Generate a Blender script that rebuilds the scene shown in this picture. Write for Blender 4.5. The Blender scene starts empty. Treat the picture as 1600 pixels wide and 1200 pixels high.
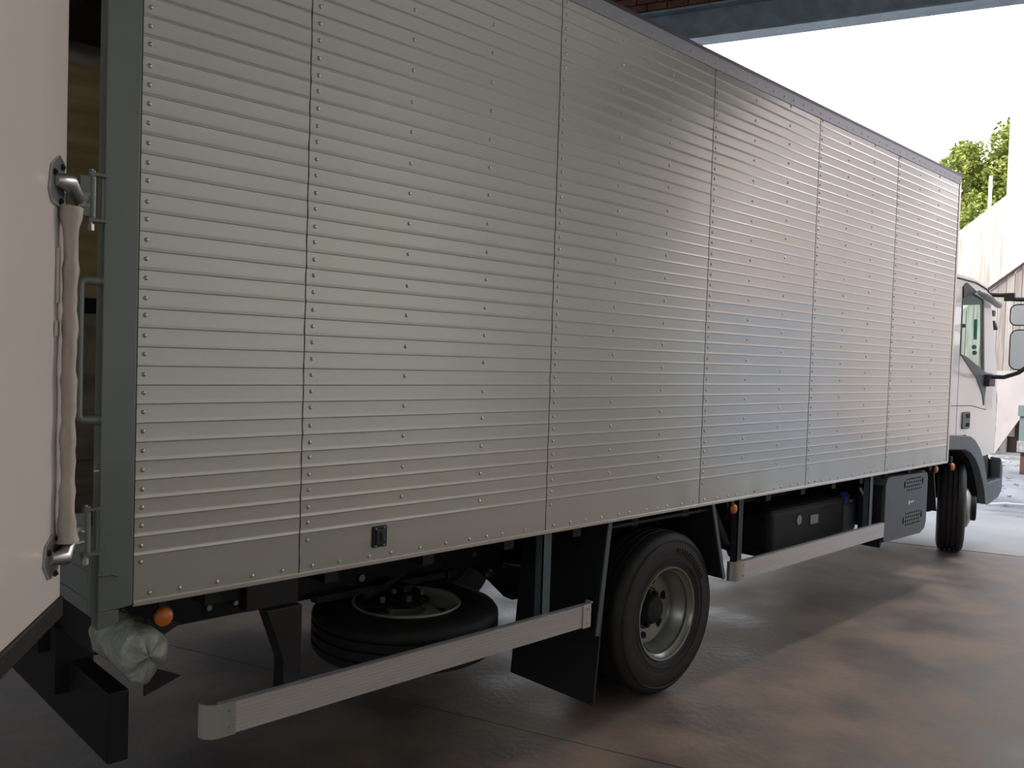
import bpy, math, random
from mathutils import Matrix, Vector
from mathutils.geometry import tessellate_polygon
random.seed(7)
SC = bpy.context.scene
COL = SC.collection
PI = math.pi

# ------------------------------------------------------------------ camera
cam = bpy.data.cameras.new('camera')
cam.sensor_width = 36.0
cam.lens = 36.0 * 1330.0 / 1600.0
cam.clip_start = 0.05
cam.clip_end = 300
co = bpy.data.objects.new('camera', cam)
COL.objects.link(co)
Rc = Matrix(((0.71645616, -0.69690165, 0.0319166),
             (-0.0012404, 0.0444773, 0.99900963),
             (-0.69763102, -0.71578619, 0.0310016)))      # rows: camera x, y, z in world axes
co.matrix_world = Matrix.Translation((-0.9967, -2.652, 1.84)) @ Rc.transposed().to_4x4()
SC.camera = co

# ------------------------------------------------------------------ view, sky, sun
SC.view_settings.view_transform = 'Standard'
SC.view_settings.look = 'None'
SC.view_settings.gamma = 1.0
SC.view_settings.exposure = 0.14
SC.view_settings.use_curve_mapping = False
SKY = 3.0
SUN = 2.6
w = bpy.data.worlds.new('sky')
SC.world = w
w.use_nodes = True
nt = w.node_tree
nt.nodes.clear()
wo = nt.nodes.new('ShaderNodeOutputWorld')
wb = nt.nodes.new('ShaderNodeBackground')
wr = nt.nodes.new('ShaderNodeValToRGB')
wt = nt.nodes.new('ShaderNodeTexCoord')
ws = nt.nodes.new('ShaderNodeSeparateXYZ')
nt.links.new(wt.outputs['Generated'], ws.inputs[0])
nt.links.new(ws.outputs['Z'], wr.inputs[0])
wr.color_ramp.elements[0].position = 0.0
wr.color_ramp.elements[0].color = (1.0, 0.965, 0.91, 1)
wr.color_ramp.elements[1].position = 0.8
wr.color_ramp.elements[1].color = (0.62, 0.78, 1.0, 1)
nt.links.new(wr.outputs[0], wb.inputs[0])
wb.inputs[1].default_value = SKY
nt.links.new(wb.outputs[0], wo.inputs[0])
sl = bpy.data.lights.new('sun', 'SUN')
sl.energy = SUN
sl.color = (1.0, 0.91, 0.80)
sl.angle = math.radians(0.6)
so = bpy.data.objects.new('sun', sl)
COL.objects.link(so)
sd = Vector((0.76, 0.10, -0.66)).normalized()
so.rotation_euler = sd.to_track_quat('-Z', 'Y').to_euler()
so.location = (-10, 0, 30)

# unseen fill lights added inside the garage to brighten truck, walls and floor
def fill_light(name, loc, target, size, power, col=(0.90, 1.0, 0.98)):
    l = bpy.data.lights.new(name, 'AREA')
    l.shape = 'RECTANGLE'; l.size = size[0]; l.size_y = size[1]
    l.energy = power; l.color = col
    o = bpy.data.objects.new(name, l); COL.objects.link(o)
    o.location = loc
    o.rotation_euler = (Vector(target) - Vector(loc)).to_track_quat('-Z', 'Y').to_euler()
FL = 95
for q in (-4.5, -1.0, 2.5, 5.5):
    fill_light('wall_fill_light', (q + 1.6, -5.6, 3.4), (q + 3.6, -10.8, 2.6), (2.2, 1.6), FL)  # added fill, brightens the side wall mirrored in the truck
fill_light('jamb_fill_light', (4.6, -3.9, 3.4), (9.0, -8.6, 2.8), (2.0, 1.6), 190, (1.0, .90, .86))  # added warm fill, lifts the reflections along the middle panels
fill_light('lintel_fill_light', (7.4, -.12, 5.35), (3.0, -1.6, 0), (.4, .3), 95, (1.0, .80, .66))  # added warm light by the opening, draws the truck's shadow edge on the floor
fill_light('back_fill_light', (-5.5, -1.0, 4.0), (-9.0, -2.0, 3.2), (1.5, 1.2), 130, (.78, .92, 1.0))  # added bluish fill towards the back wall
fill_light('far_fill_light', (1.5, 7.5, 4.2), (2.0, 3.6, 0), (1.5, 1.0), 22, (.72, .82, 1.0))  # added bluish fill for the floor on the far side

# ------------------------------------------------------------------ materials
def mat(name, col, rough=0.5, metal=0.0, var=0.0, vscale=4.0, col2=None, bump=0.0, bscale=60.0,
        spec=0.5, stretch=None, rvar=0.0, coat=0.0, alpha=None, trans=0.0, detail=5.0, lo=0.35, hi=0.65):
    m = bpy.data.materials.new(name)
    m.use_nodes = True
    n = m.node_tree.nodes
    L = m.node_tree.links
    p = n['Principled BSDF']
    p.inputs['Base Color'].default_value = (*col, 1)
    p.inputs['Roughness'].default_value = rough
    p.inputs['Metallic'].default_value = metal
    p.inputs['Specular IOR Level'].default_value = spec
    p.inputs['Coat Weight'].default_value = coat
    p.inputs['Transmission Weight'].default_value = trans
    if alpha is not None:
        p.inputs['Alpha'].default_value = alpha
    if var or bump or rvar or col2:
        geo = n.new('ShaderNodeNewGeometry')
        mp = n.new('ShaderNodeMapping')
        L.new(geo.outputs['Position'], mp.inputs[0])
        if stretch:
            mp.inputs['Scale'].default_value = stretch
        nz = n.new('ShaderNodeTexNoise')
        nz.inputs['Scale'].default_value = vscale
        nz.inputs['Detail'].default_value = detail
        L.new(mp.outputs[0], nz.inputs['Vector'])
        rp = n.new('ShaderNodeValToRGB')
        rp.color_ramp.elements[0].position = lo
        rp.color_ramp.elements[1].position = hi
        c2 = col2 or tuple(c * (1 - var) for c in col)
        rp.color_ramp.elements[0].color = (*c2, 1)
        rp.color_ramp.elements[1].color = (*col, 1)
        L.new(nz.outputs['Fac'], rp.inputs[0])
        L.new(rp.outputs[0], p.inputs['Base Color'])
        if rvar:
            mr = n.new('ShaderNodeMapRange')
            mr.inputs[3].default_value = max(0.02, rough - rvar)
            mr.inputs[4].default_value = min(1, rough + rvar)
            mr.inputs[1].default_value = 0.3
            mr.inputs[2].default_value = 0.7
            L.new(nz.outputs['Fac'], mr.inputs[0])
            L.new(mr.outputs[0], p.inputs['Roughness'])
        if bump:
            n2 = n.new('ShaderNodeTexNoise')
            n2.inputs['Scale'].default_value = bscale
            n2.inputs['Detail'].default_value = 4
            L.new(mp.outputs[0], n2.inputs['Vector'])
            b = n.new('ShaderNodeBump')
            b.inputs['Strength'].default_value = bump
            b.inputs['Distance'].default_value = 0.01
            L.new(n2.outputs['Fac'], b.inputs['Height'])
            L.new(b.outputs[0], p.inputs['Normal'])
    return m

M = {}
M['silver'] = mat('silver_sheet', (0.60, 0.612, 0.59), 0.18, 0.45, 0.04, 1.3)
M['rivet'] = mat('rivet_aluminium', (0.55, 0.55, 0.54), 0.3, 0.9)
M['seam'] = mat('seam_sealant', (0.05, 0.05, 0.05), 0.8)
M['trimalu'] = mat('trim_aluminium', (0.62, 0.60, 0.57), 0.28, 0.85)
M['toprail'] = mat('top_rail_aluminium', (0.32, 0.34, 0.39), 0.4, 0.6)
M['roofcap'] = mat('roof_cap', (0.03, 0.035, 0.06), 0.4, 0.2)
M['greysteel'] = mat('grey_green_steel', (0.20, 0.235, 0.225), 0.3, 0.1, 0.12, 3, coat=0.25)
M['door'] = mat('door_panel_paint', (0.84, 0.80, 0.78), 0.32, 0.0, 0.06, 2, coat=0.1)
M['darkalu'] = mat('dark_anodised_trim', (0.06, 0.058, 0.06), 0.45, 0.5)
M['rubber'] = mat('black_rubber', (0.018, 0.018, 0.02), 0.55)
M['zinc'] = mat('zinc_plated_steel', (0.5, 0.51, 0.53), 0.3, 0.9, 0.15, 20)
M['film'] = mat('wrapping_film', (0.66, 0.60, 0.56), 0.4, 0.0, 0.18, 25, bump=0.6, bscale=26, stretch=(1, 1, .35))
M['film2'] = mat('translucent_wrap', (0.42, 0.45, 0.40), 0.28, 0.0, 0.35, 12, bump=1.0, bscale=45, coat=0.3)
M['ply'] = mat('plywood', (0.42, 0.33, 0.17), 0.6, 0, 0, 3.0, col2=(0.30, 0.22, 0.10), stretch=(.5, .5, 5), bump=0.05)
M['ply2'] = mat('worn_plywood', (0.26, 0.22, 0.17), 0.65, 0, 0, 5.0, col2=(0.16, 0.13, 0.10), stretch=(1, 1, 2))
M['black'] = mat('black_steel', (0.012, 0.013, 0.018), 0.42, 0.0, 0.3, 8)
M['chassis'] = mat('chassis_black', (0.008, 0.009, 0.014), 0.65, 0.0, 0.3, 6)
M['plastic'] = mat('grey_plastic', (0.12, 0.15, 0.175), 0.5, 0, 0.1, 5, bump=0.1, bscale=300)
M['plasticdk'] = mat('dark_plastic', (0.02, 0.021, 0.026), 0.5)
M['amber'] = mat('amber_lens', (0.80, 0.20, 0.03), 0.15, 0, coat=0.6)
M['rail'] = mat('rail_aluminium', (0.70, 0.68, 0.69), 0.38, 0.6, 0.08, 3, stretch=(.2, 1, 6))
M['endcap'] = mat('rail_end_plastic', (0.33, 0.33, 0.30), 0.4, 0.0)
M['tyre'] = mat('tyre_rubber', (0.022, 0.022, 0.024), 0.62, 0, 0.3, 14)
M['rim'] = mat('rim_silver', (0.33, 0.34, 0.32), 0.33, 0.65, 0.1, 6)
M['rimpaint'] = mat('rim_paint', (0.40, 0.42, 0.39), 0.45)
M['rimdark'] = mat('wheel_hole', (0.004, 0.004, 0.004), 0.9)
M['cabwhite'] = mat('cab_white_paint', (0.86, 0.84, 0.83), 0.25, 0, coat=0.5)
M['glass'] = mat('cab_glass', (0.86, 0.97, 0.93), 0.02, 0, trans=1.0)
M['glass'].node_tree.nodes['Principled BSDF'].inputs['IOR'].default_value = 1.02
M['mirror'] = mat('mirror_glass', (0.8, 0.85, 0.9), 0.03, 1.0)
M['cabdark'] = mat('cab_trim_dark', (0.035, 0.037, 0.045), 0.5)
M['groove'] = mat('panel_gap', (0.08, 0.08, 0.08), 0.7)
M['teal'] = mat('teal_cloth', (0.02, 0.42, 0.30), 0.7)
M['bluegrey'] = mat('blue_grey_print', (0.14, 0.22, 0.28), 0.5)
M['bluecap'] = mat('blue_cap', (0.05, 0.12, 0.55), 0.4)
M['whitelab'] = mat('white_label', (0.35, 0.36, 0.36), 0.5)
M['orangewire'] = mat('orange_cap', (0.55, 0.22, 0.08), 0.5)
M['concrete'] = mat('garage_concrete', (0.27, 0.21, 0.17), 0.56, 0, 0, 1.7, col2=(0.12, 0.10, 0.088), bump=0.25, bscale=22, rvar=0.16, detail=12, spec=0.35, lo=.38, hi=.62)
M['apron'] = mat('apron_concrete', (0.34, 0.30, 0.275), 0.6, 0, 0, 0.8, col2=(0.26, 0.23, 0.21), bump=0.15, bscale=9, detail=9)
M['joint'] = mat('joint_dirt', (0.02, 0.018, 0.016), 0.9)
M['dirt'] = mat('pale_dirt', (0.34, 0.31, 0.29), 0.95, 0, 0, 0.9, col2=(0.16, 0.145, 0.14), bump=1.0, bscale=5, detail=10)
M['brick'] = mat('old_brick', (0.19, 0.085, 0.062), 0.85, 0, 0, 5, col2=(0.11, 0.05, 0.04), bump=0.3, bscale=40)
M['mortar'] = mat('mortar', (0.16, 0.12, 0.11), 0.9, 0, 0.3, 12)
M['beam'] = mat('beam_blue_grey', (0.26, 0.35, 0.42), 0.45, 0.1, 0.25, 6)
M['wall'] = mat('interior_plaster', (0.42, 0.40, 0.37), 0.8, 0, 0.2, 0.7)
M['ceil'] = mat('ceiling_sheet', (0.40, 0.39, 0.37), 0.8)
M['plank'] = mat('weathered_plank', (0.36, 0.32, 0.29), 0.85, 0, 0, 3, col2=(0.24, 0.19, 0.16), stretch=(3, 5, .35), bump=0.2, bscale=20)
M['plank2'] = mat('pale_plank', (0.42, 0.38, 0.34), 0.85, 0, 0, 3, col2=(0.30, 0.26, 0.23), stretch=(3, 5, .35), bump=0.2, bscale=20)
M['whitewall'] = mat('white_render', (0.86, 0.85, 0.83), 0.85, 0, 0.08, 0.8)
M['clay'] = mat('clay_render', (0.44, 0.35, 0.33), 0.85, 0, 0.15, 0.8)
M['annex'] = mat('pinkish_render', (0.54, 0.45, 0.41), 0.85, 0, 0.15, 0.8)
M['contblue'] = mat('reflector_paint', (0.62, 0.66, 0.74), 0.5)
M['sheet'] = mat('pale_sheet', (0.72, 0.68, 0.64), 0.6, 0, 0, 2, col2=(0.50, 0.43, 0.37), stretch=(1, 4, .3))
M['board'] = mat('leaning_board', (0.40, 0.34, 0.32), 0.7, 0, 0.1, 2)
M['dark'] = mat('dark_timber_and_shade', (0.05, 0.03, 0.025), 0.85)
M['leaf'] = mat('leaf_green', (0.34, 0.36, 0.05), 0.6, 0, 0, 1.6, col2=(0.13, 0.18, 0.03))
M['leaf'].node_tree.nodes['Principled BSDF'].inputs['Subsurface Weight'].default_value = 0.0
M['bark'] = mat('bark', (0.12, 0.09, 0.07), 0.9)
M['stone'] = mat('rubble_stone', (0.42, 0.40, 0.39), 0.9, 0, 0.4, 9)
M['scrap'] = mat('white_scrap', (0.8, 0.8, 0.8), 0.6)
M['palegreen'] = mat('pale_green_paint', (0.17, 0.22, 0.205), 0.6)
M['rust'] = mat('rusty_steel', (0.12, 0.06, 0.04), 0.8)
M['seat'] = mat('seat_fabric', (0.07, 0.08, 0.10), 0.8)

# ------------------------------------------------------------------ mesh helpers
WO = {}

def setp(o, label=None, cat=None, group=None, kind=None):
    if label: o['label'] = label
    if cat: o['category'] = cat
    if group: o['group'] = group
    if kind: o['kind'] = kind
    return o

def empty(name, loc, label=None, cat=None, group=None, parent=None):
    o = bpy.data.objects.new(name, None)
    o.empty_display_size = 0.1
    COL.objects.link(o)
    WO[o] = Vector(loc)
    if parent:
        o.parent = parent
        o.location = Vector(loc) - WO[parent]
    else:
        o.location = loc
    return setp(o, label, cat, group)

class MB:
    def __init__(s):
        s.v = []; s.f = []; s.parts = []
    def add(s, vs, fs):
        b = len(s.v)
        s.parts.append((list(vs), list(fs)))
        s.v += [tuple(v) for v in vs]
        s.f += [tuple(b + i for i in f) for f in fs]
        return s
    def hexa(s, c):      # c: 4 bottom ccw, 4 top ccw
        return s.add(c, [(3, 2, 1, 0), (4, 5, 6, 7), (0, 1, 5, 4), (1, 2, 6, 5), (2, 3, 7, 6), (3, 0, 4, 7)])
    def box(s, x0, y0, z0, x1, y1, z1):
        return s.hexa([(x0, y0, z0), (x1, y0, z0), (x1, y1, z0), (x0, y1, z0),
                       (x0, y0, z1), (x1, y0, z1), (x1, y1, z1), (x0, y1, z1)])
    def bar(s, a, b, wd, ht, up=(0, 0, 1)):
        a = Vector(a); b = Vector(b)
        d = (b - a).normalized(); up = Vector(up)
        x = d.cross(up)
        if x.length < 1e-4: x = d.cross(Vector((1, 0, 0)))
        x.normalize(); y = x.cross(d)
        c = []
        for p in (a, b):
            c += [p - x * wd / 2 - y * ht / 2, p + x * wd / 2 - y * ht / 2, p + x * wd / 2 + y * ht / 2, p - x * wd / 2 + y * ht / 2]
        return s.hexa(c)
    def tube(s, pts, r, n=10, caps=True):
        pts = [Vector(p) for p in pts]
        rr = r if isinstance(r, (list, tuple)) else [r] * len(pts)
        vs = []; fs = []
        ref = None
        for i, p in enumerate(pts):
            if i == 0: d = pts[1] - pts[0]
            elif i == len(pts) - 1: d = pts[-1] - pts[-2]
            else: d = (pts[i] - pts[i - 1]).normalized() + (pts[i + 1] - pts[i]).normalized()
            d.normalize()
            if ref is None:
                ref = Vector((0, 0, 1)) if abs(d.z) < .9 else Vector((1, 0, 0))
            x = d.cross(ref).normalized(); y = x.cross(d).normalized()
            ref = y.copy() if abs(y.dot(d)) < .9 else ref
            for k in range(n):
                a = 2 * PI * k / n
                vs.append(p + (x * math.cos(a) + y * math.sin(a)) * rr[i])
        for i in range(len(pts) - 1):
            for k in range(n):
                k2 = (k + 1) % n
                fs.append((i * n + k, i * n + k2, (i + 1) * n + k2, (i + 1) * n + k))
        if caps:
            fs.append(tuple(reversed(range(n))))
            fs.append(tuple((len(pts) - 1) * n + k for k in range(n)))
        return s.add(vs, fs)
    def cyl(s, a, b, r, n=16):
        return s.tube([a, b], r, n)
    def lathe(s, prof, c, ax, n=32, closed=False):
        # prof: list of (r, h) ; axis vector ax through c
        ax = Vector(ax).normalized(); c = Vector(c)
        ref = Vector((0, 0, 1)) if abs(ax.z) < .9 else Vector((1, 0, 0))
        x = ax.cross(ref).normalized(); y = ax.cross(x).normalized()
        vs = []; fs = []
        for (r, h) in prof:
            for k in range(n):
                a = 2 * PI * k / n
                vs.append(c + ax * h + (x * math.cos(a) + y * math.sin(a)) * r)
        m = len(prof)
        for i in range(m if closed else m - 1):
            j = (i + 1) % m
            for k in range(n):
                k2 = (k + 1) % n
                fs.append((i * n + k, i * n + k2, j * n + k2, j * n + k))
        return s.add(vs, fs)
    def prism(s, poly, axis, a0, a1, holes=()):
        # poly in the two other axes; axis 'x','y','z'; holes: list of polys
        loops = [poly] + list(holes)
        def P(p, a):
            if axis == 'x': return (a, p[0], p[1])
            if axis == 'y': return (p[0], a, p[1])
            return (p[0], p[1], a)
        flat = [p for l in loops for p in l]
        N = len(flat)
        tris = tessellate_polygon([[Vector((p[0], p[1], 0)) for p in l] for l in loops])
        vs = [P(p, a0) for p in flat] + [P(p, a1) for p in flat]
        fs = [tuple(t) for t in tris] + [tuple(N + i for i in reversed(t)) for t in tris]
        b = 0
        for l in loops:
            n = len(l)
            for i in range(n):
                j = (i + 1) % n
                fs.append((b + i, b + j, N + b + j, N + b + i))
            b += n
        return s.add(vs, fs)
    def each(s, name, m, parent=None, **kw):
        out = []
        for vs, fs in s.parts:
            q = MB(); q.add(vs, fs); out.append(q.build(name, m, parent, **kw))
        return out
    def build(s, name, m, parent=None, smooth=None, bevel=0, label=None, cat=None, group=None, kind=None, segs=2):
        me = bpy.data.meshes.new(name)
        xs = [min(v[i] for v in s.v) for i in range(3)]
        xe = [max(v[i] for v in s.v) for i in range(3)]
        o0 = Vector([(xs[i] + xe[i]) / 2 for i in range(3)])
        if parent is None: o0.z = xs[2]
        me.from_pydata([tuple(Vector(v) - o0) for v in s.v], [], s.f)
        me.materials.append(M[m] if isinstance(m, str) else m)
        import bmesh
        bm = bmesh.new(); bm.from_mesh(me)
        bmesh.ops.recalc_face_normals(bm, faces=bm.faces)
        bm.to_mesh(me); bm.free()
        if smooth is not None:
            me.polygons.foreach_set('use_smooth', [True] * len(me.polygons))
            me.set_sharp_from_angle(angle=math.radians(smooth))
        o = bpy.data.objects.new(name, me)
        COL.objects.link(o)
        WO[o] = o0
        if parent:
            o.parent = parent
            o.location = o0 - WO[parent]
        else:
            o.location = o0
        if bevel:
            bv = o.modifiers.new('bevel', 'BEVEL')
            bv.width = bevel; bv.segments = segs; bv.limit_method = 'ANGLE'
            bv.angle_limit = math.radians(35)
        return setp(o, label, cat, group, kind)

def dup(o, off, parent=None):
    c = o.copy(); COL.objects.link(c)
    c.parent = parent if parent is not None else o.parent
    WO[c] = WO[o] + Vector(off)
    c.location = WO[c] - (WO[c.parent] if c.parent else Vector((0, 0, 0)))
    for k in list(o.children):
        if k is not c: 
            g = k.copy(); COL.objects.link(g); g.parent = c
            WO[g] = WO[k] + Vector(off)
            g.location = WO[g] - WO[c]
    return c

def tag_all(): pass

# ------------------------------------------------------------------ the place: garage
T = Vector((0.345, -0.9386, 0))        # direction along the garage opening
N = Vector((0.9386, 0.345, 0))         # outwards through it
def gp(n, t, z=0.0):                   # point n metres along N, t metres along T
    return (N.x * n + T.x * t, N.y * n + T.y * t, z)
def gbox(mb, n0, t0, z0, n1, t1, z1):
    mb.hexa([gp(n0, t0, z0), gp(n1, t0, z0), gp(n1, t1, z0), gp(n0, t1, z0),
             gp(n0, t0, z1), gp(n1, t0, z1), gp(n1, t1, z1), gp(n0, t1, z1)])
OPN = 8.06                             # the opening's plane

sub = MB(); gbox(sub, -9, -11, -0.30, OPN + 0.08, 12, -0.05)
floor = sub.build('floor', 'joint', kind='structure')
for a, b in ((-8.9, -4.2), (-4.192, 1.946), (1.954, OPN)):
    s = MB(); gbox(s, a, -10.9, -0.06, b, 11.9, 0.0)
    s.build('floor_slab', 'concrete', floor)
ap = MB(); ap.add([gp(OPN + 0.03, -14, -0.004), gp(OPN + 0.03, 14, -0.004)], [])
vs = []; nn = 56
ap = MB()
top = []
for i in range(nn + 1):
    t = -14 + 28 * i / nn
    top.append((gp(OPN + 0.06, t), gp(OPN + 2.75 + 0.18 * math.sin(i * 1.7) + random.uniform(-.1, .1), t)))
vv = []
for a, b in top:
    vv += [(a[0], a[1], -0.006), (b[0], b[1], -0.006), (a[0], a[1], -0.08), (b[0], b[1], -0.14)]
ff = []
for i in range(nn):
    k = i * 4
    ff += [(k, k + 4, k + 5, k + 1), (k + 1, k + 5, k + 7, k + 3), (k + 2, k + 3, k + 7, k + 6), (k, k + 2, k + 6, k + 4)]
ap.add(vv, ff)
ap.build('apron', 'apron', kind='structure')
gr = MB()
G = 70
gv = []; gf = []
for i in range(G + 1):
    for j in range(G + 1):
        n = OPN + 1 + 34 * (i / G) ** 1.6; t = -26 + 52 * j / G
        p = gp(n, t)
        gv.append((p[0], p[1], -0.055 + 0.030 * math.sin(n * 2.1 + t) * math.cos(t * 1.7) + random.uniform(-.014, .014)))
for i in range(G):
    for j in range(G):
        a = i * (G + 1) + j
        gf.append((a, a + G + 1, a + G + 2, a + 1))
gr.add(gv, gf)
gr.build('ground', 'dirt', smooth=60, kind='structure')

CEIL = 6.9
s = MB(); gbox(s, -9, -11, CEIL, OPN + 0.5, 12, CEIL + 0.25); s.build('ceiling', 'ceil', kind='structure')
s = MB(); gbox(s, -9, -11.2, 0, OPN + 0.5, -11, CEIL); s.build('wall_left', 'wall', kind='structure')
s = MB(); gbox(s, -9, 12, 0, OPN + 0.5, 12.2, CEIL)
s.build('wall_right', 'wall', kind='structure')
s = MB(); gbox(s, -9.2, -11.2, 0, -9, 12.2, 2.6); gbox(s, -9.2, -11.2, 4.6, -9, 12.2, CEIL); gbox(s, -9.2, -11.2, 2.6, -9, -4, 4.6); gbox(s, -9.2, 3, 2.6, -9, 12.2, 4.6)  # window gap added to bring daylight onto the truck's rear
s.build('wall_back', 'wall', kind='structure')
# front wall over the opening: mortar core, individual bricks on its inner face
s = MB(); gbox(s, OPN + 0.06, -11, 5.98, OPN + 0.34, 12, CEIL)
wf = s.build('wall_front', 'mortar', kind='structure')
bm_ = MB(); gbox(bm_, -0.0, -0.118, 0, 0.06, 0.118, 0.078)
first = None
BL, BH = 0.25, 0.092
for r in range(9):
    for c in range(31):
        t = -4.6 + c * BL + (BL / 2 if r % 2 else 0)
        n = OPN + 0.003 + random.uniform(-.003, .004)
        z = 6.02 + r * BH
        if z + .08 > CEIL: continue
        p = Vector(gp(n, t, z))
        if first is None:
            first = bm_.build('brick', 'brick', wf, bevel=0)
            b = first
        else:
            b = first.copy(); COL.objects.link(b)
        base = WO[first] if b is first else WO[first]
        WO[b] = base
        b.location = p + Vector(gp(0.03, 0, 0.039)) - WO[wf]
s = MB()
gbox(s, OPN - 0.06, -11, 5.60, OPN + 0.20, 12, 5.625)
gbox(s, OPN - 0.06, -11, 5.955, OPN + 0.20, 12, 5.98)
gbox(s, OPN + 0.06, -11, 5.62, OPN + 0.075, 12, 5.96)
s.build('lintel_beam', 'beam', label='blue-grey steel I-beam spanning the garage opening above the truck', cat='beam')
s = MB()
gbox(s, OPN - 0.05, 8.6, 0, OPN + 0.34, 12, 5.60)
s.build('wall_front', 'wall', kind='structure')
s = MB()
gbox(s, OPN - 0.05, -11, 0, OPN + 0.34, -3, 5.60)
s.build('wall_front', 'wall', kind='structure')

# ------------------------------------------------------------------ THE TRUCK
truck = empty('box_truck', (3.9, 1.25, 0), 'white-cab box truck with riveted corrugated silver body parked in the garage', 'truck')
ZB, ZT = 1.053, 3.475
BX0, BX1 = -0.008, 6.912
BW = 2.5
SE = [BX0, 0.565, 1.830, 3.078, 4.327, 5.606, BX1]
RZ0, RP, RN = 1.194, 0.0585, 39

zprof = [(ZB, 0.0), (ZB + .045, 0), (ZB + .09, 0)]
for k in range(RN):
    z = RZ0 + k * RP
    zprof += [(z - .0030, 0.0), (z - .0012, 0.0001), (z - .0002, .0009), (z + .0009, .0018), (z + .0020, .0018), (z + .0048, .0012), (z + .0076, .0006), (z + .0100, .0002), (z + .0125, .00003), (z + .0155, 0.0), (z + .035, 0.0)]
zprof.append((ZT, 0.0))

def wnoise(x, z, seed):
    return (math.sin(x * 3.1 + seed) * math.cos(z * 2.3 + seed * 2.1) + 0.5 * math.sin(x * 7.3 + z * 1.9 + seed * 3.7)
            + 0.35 * math.sin(z * 5.1 - x * 2.2 + seed))

def buckle(x, z):
    # vertical creases in the flat strip along the bottom of the front panels
    if x < 2.4: a = 0.0003
    else: a = 0.0022
    f = max(0.0, 1 - (z - ZB) / 0.22)
    return a * f * (math.sin(x * 11) * math.sin(x * 4.3 + 1) + 0.6 * math.sin(x * 23 + 2))

for i in range(6):
    x0, x1 = SE[i] + (0.0015 if i else 0), SE[i + 1] - 0.0015
    nx = max(8, int((x1 - x0) / 0.045))
    vs = []; fs = []
    for a in range(nx + 1):
        u = a / nx; x = x0 + (x1 - x0) * u
        bow = (0.0016 if i else .0005) * (1 - (2 * u - 1) ** 2)
        for (z, h) in zprof:
            wv = 0.0003 * wnoise(x, z, i * 1.7) * min(1, 6 * u * (1 - u) + .15)
            y = -h - bow - wv - buckle(x, z) * min(1, 8 * u * (1 - u))
            vs.append((x, y, z))
    m = len(zprof)
    for a in range(nx):
        for b in range(m - 1):
            k = a * m + b
            fs.append((k, k + m, k + m + 1, k + 1))
    # returned edges
    nb = len(vs)
    for a in (0, nx):
        base = len(vs)
        for b in range(m):
            p = vs[a * m + b]; vs.append((p[0], 0.006, p[2]))
        for b in range(m - 1):
            fs.append((a * m + b, a * m + b + 1, base + b + 1, base + b))
    mb = MB(); mb.add(vs, fs)
    po = mb.build('side_panel', 'silver', truck, smooth=50)
    # rivets of this panel
    rv = MB()
    def rivet(x, z, y=0.0, r=0.0074):
        vs = []; n = 8
        for (rr, h) in ((1.0, 0.0), (0.85, .5), (0.45, .85)):
            for k in range(n):
                a = 2 * PI * k / n
                vs.append((x + r * rr * math.cos(a), y - r * 0.72 * h, z + r * rr * math.sin(a)))
        vs.append((x, y - r * .72, z))
        fs = []
        for q in range(2):
            for k in range(n):
                k2 = (k + 1) % n
                fs.append((q * n + k, q * n + k2, (q + 1) * n + k2, (q + 1) * n + k))
        for k in range(n): fs.append((2 * n + k, 2 * n + (k + 1) % n, 3 * n))
        rv.add(vs, fs)
    for k in range(RN + 1):
        z = RZ0 + (k - 1) * RP + 0.034
        if z > ZT - .02: continue
        rivet(SE[i] + (0.030 if i else 0.022), z + random.uniform(-.004, .004), -0.0004)
    if i:
        for cx in (SE[i] + 0.44, SE[i] + 0.85):
            for k in range(RN // 2 + 1):
                z = RZ0 + (2 * k + (1 if cx < SE[i] + .6 else 0)) * RP + 0.034
                if z < ZT - .02: rivet(cx, z + random.uniform(-.003, .003), -0.0018)
    x = x0 + .05
    while x < x1 - .03:
        rivet(x, ZB + 0.020, -0.0012); x += random.uniform(.085, .145)
    rv.build('rivets', 'rivet', po, smooth=60, kind='stuff')

for i in range(1, 6):
    vs = []; fs = []
    for q, (z, h) in enumerate(zprof):
        wob = .0012 * math.sin(z * 41 + i) + .0008 * math.sin(z * 97 + i * 2)
        vs += [(SE[i] + wob - .0018, -h - .0012, z), (SE[i] + wob + .0010, -h - .0014, z), (SE[i] + wob + .0010, 0.004, z), (SE[i] + wob - .0018, .004, z)]
    for q in range(len(zprof) - 1):
        for e in range(4): fs.append((q * 4 + e, q * 4 + (e + 1) % 4, q * 4 + 4 + (e + 1) % 4, q * 4 + 4 + e))
    mb = MB(); mb.add(vs, fs); mb.build('panel_seam', 'seam', truck)
mb = MB(); mb.box(BX0 + .002, 0.007, ZB, BX1, 0.03, ZT); mb.build('side_core', 'seam', truck)
# bottom trim along the side
mb = MB(); mb.box(BX0, -0.007, ZB - 0.014, BX1 + .02, 0.02, ZB + 0.002); mb.build('bottom_rail', 'trimalu', truck, bevel=.002)
# top rail and roof cap
mb = MB(); mb.prism([(-.006, ZT - .012), (-.010, ZT + .055), (.03, ZT + .075), (.03, ZT - .012)], 'x', BX0 - .1, BX1 + .03)
tr = mb.build('top_rail', 'toprail', truck)
rvt = MB()
x = 0.06
while x < BX1:
    rvt.lathe([(0.006, 0), (.005, .002), (.0025, .0035), (.0001, .004)], (x, -.0075, ZT + .016), (0, -1, 0), 8)
    x += random.uniform(.085, .14)
rvt.build('rivets', 'rivet', tr, smooth=60, kind='stuff')
mb = MB(); mb.prism([(-.012, ZT + .055), (-.012, ZT + .072), (.06, ZT + .092), (BW - .06, ZT + .092), (BW + .01, ZT + .07), (BW + .01, ZT + .05)], 'x', BX0 - .1, BX1 + .04)
mb.build('roof', 'roofcap', truck)
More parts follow.
